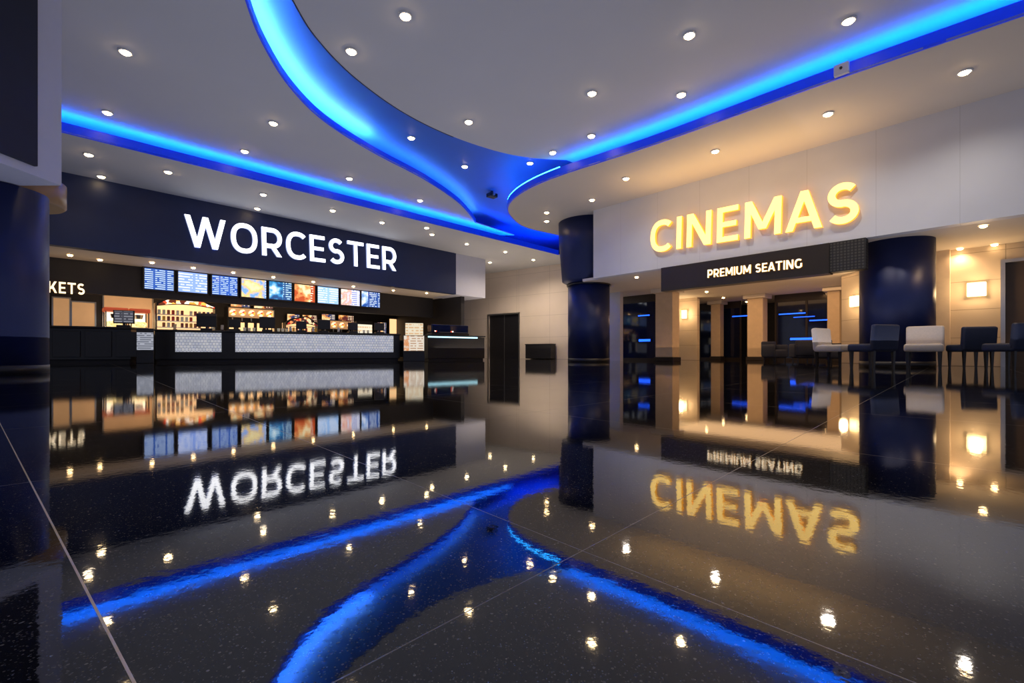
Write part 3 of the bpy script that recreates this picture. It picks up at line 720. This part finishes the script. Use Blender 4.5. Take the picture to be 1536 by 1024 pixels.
def lounge(px,d,rz,lab):
    p=at(px,d); r_=root('lounge_chair',p,rz,lab,'armchair','dark lounge chairs in the lobby')
    obj('seat',MB().box(-.27,.27,-.3,.3,.12,.42,bev=.06,seg=3).mesh('s',m_navyf,True),parent=r_)
    obj('backrest',MB().box(-.3,.3,.2,.34,.2,.72,bev=.05,seg=3).mesh('s',m_navyf,True),parent=r_)
    for x in (-.34,.24): obj('armrest',MB().box(x,x+.10,-.28,.28,.15,.6,bev=.04,seg=3).mesh('s',m_navyf,True),parent=r_)
    for x in (-.22,.22):
        for y in (-.24,.24): obj('leg',MB().cyl(0,0,0,.13,.02,seg=8).mesh('leg',m_leg),(x,y,0),0,r_)
lounge(1162,16.6,.3,'dark lounge armchair close to the beige pillar'); lounge(1204,15.4,2.9,'dark lounge armchair in the seating lobby'); lounge(1246,14.2,.2,'dark lounge armchair by the glazed screen')

# ------------------------------------------------------------ downlights
trim_me=MB().lathe([(.075,0),(.098,0),(.098,.02),(.075,.02)],seg=28).mesh('trim',m_trim)
bm=bmesh.new(); bm.from_mesh(trim_me)
for f in [f for f in bm.faces if len(f.verts)>4]: bm.faces.remove(f)
bm.to_mesh(trim_me); bm.free()
def dome(mat): return MB().lathe([(.03,-.028),(.055,-.020),(.070,-.006),(.076,.012)],seg=28).mesh('lens',mat)
lens_me=dome(m_lens); lensw_me=dome(m_lensw)
def spot(en,col,ang=120,bl=.8):
    l=bpy.data.lights.new('spot','SPOT'); l.energy=en; l.color=col; l.spot_size=math.radians(ang); l.spot_blend=bl; l.shadow_soft_size=.08; return l
sR=spot(85,(1,.90,.78),150); sL=spot(40,(1,.82,.62),150); sBk=spot(230,(1,.80,.58),150)
def down(px,py,H,lens=None,sp=None,lab='round recessed downlight in the grey ceiling',grp='ceiling downlights',scale=1.):
    p=overhead(px,py,H)
    r_=root('downlight',p,0,lab,'ceiling light',grp,z=H-.022); r_.scale=(scale,)*3
    obj('trim',trim_me,parent=r_); obj('lens',lens or lens_me,(0,0,0),parent=r_)
    if sp: obj('bulb',sp,(0,0,-.06),parent=r_)
for x,y in ((608,23),(527,76),(1034,52),(1273,30),(888,139),(1022,141),(703,182),(887,203),(829,228)):
    down(x,y,ZM,None,None,'round recessed downlight in the central ceiling island')
for x,y in ((188,77),(161,168),(410,184),(367,226),(524,267),(630,300)):
    down(x,y,ZM,None,None,'round recessed downlight in the raised ceiling panel')
for x,y in ((617,206),(697,249),(795,244)):
    down(x,y,ZD,None,None,'round recessed downlight in the blue ceiling recess')
for x,y,s_ in ((133,231,1),(252,257,0),(152,264,0),(395,291,1),(499,315,0),(573,333,1),(648,351,1),(386,312,0),(640,341,0),(700,365,1),(758,377,2),(800,389,2),(735,393,2)):
    down(x,y,ZL,None,(None,sL,sBk)[s_],'round recessed downlight in the dropped ceiling')
for x,y,s_ in ((1447,107,1),(1242,170,1),(1073,226,1),(939,267,1),(888,299,0),(820,318,0),(820,331,0)):
    down(x,y,ZL,lensw_me,sR if s_ else None,'warm recessed downlight in the dropped ceiling')
for i,(x,y) in enumerate(((105,382),(150,389),(228,393),(290,401),(350,408),(410,415),(470,422),(530,429),(590,435),(640,439))):
    down(x,y,2.9,lensw_me,None,'warm recessed downlight in the concession soffit','concession soffit downlights',.7)
sS=spot(44,(1,.64,.33),150)
for i,(x,y) in enumerate(((1475,338),(1492,366),(955,415),(1060,437),(1085,446),(1180,443),(1205,452),(1240,436),(1120,452),(1010,447),(1440,372))):
    down(x,y,2.6,lensw_me,sS if i in (0,2,3,5,7,10) else None,'warm recessed downlight in the lobby soffit','lobby soffit downlights',.7)

# ------------------------------------------------------------ added fill lamps (up-facing ones and panels under the soffits)
def area(name,p,z,sx,sy,en,col,rot=(0,0,0)):
    l=bpy.data.lights.new(name,'AREA'); l.shape='RECTANGLE'; l.size=sx; l.size_y=sy; l.energy=en; l.color=col
    o=obj(name,l,(p[0],p[1],z)); o.rotation_euler=rot; return o
UP=math.pi
p=L.P(5,3.6); area('added_down_fill',p,2.85,10,.4,75,(1,.66,.38),(0,0,L.ang))  # added unseen lamp, brightens the bar from under the soffit
p=L.P(6,1.15); area('added_up_fill',p,1.5,13,1.2,28,(1,.66,.40),(UP,0,L.ang))
p=R.P(5,6); area('added_down_fill',p,2.55,10,3,120,(1,.58,.27),(0,0,R.ang))  # added unseen panel lamp, brightens the pillars and lobby
p=R.P(5,5); area('added_up_fill',p,.5,10,7,70,(1,.56,.27),(UP,0,R.ang))
area('added_up_fill',(-2.5,8.5),.5,13,13,165,(.76,.78,1.0),(UP,0,.75))  # added unseen lamp, lifts the ceilings from below
p=R.P((R.U(979)+R.U(1290))/2,-.9); area('added_up_fill',p,3.6,4.6,1.0,28,(1.0,.60,.22),(UP,0,R.ang))  # added lamp, spreads the sign's gold glow over the ceiling
p=R.P(6,-1.5); area('added_up_fill',p,.5,12,2.2,55,(.90,.88,1.0),(UP,0,R.ang))
area('added_up_fill',(-.5,20),.5,5,4,85,(1.0,.82,.64),(UP,0,0))
w_=bpy.data.worlds.new('w'); S.world=w_; w_.use_nodes=True
w_.node_tree.nodes['Background'].inputs[0].default_value=(.44,.48,.66,1); w_.node_tree.nodes['Background'].inputs[1].default_value=.62

cam=bpy.data.cameras.new('camera'); cam.sensor_width=36; cam.lens=36*F/1536; cam.shift_y=(Y0-512)/1536; cam.clip_start=.01
co=bpy.data.objects.new('camera',cam); COL.objects.link(co); co.location=(0,0,CH); co.rotation_euler=(math.pi/2,0,0); S.camera=co
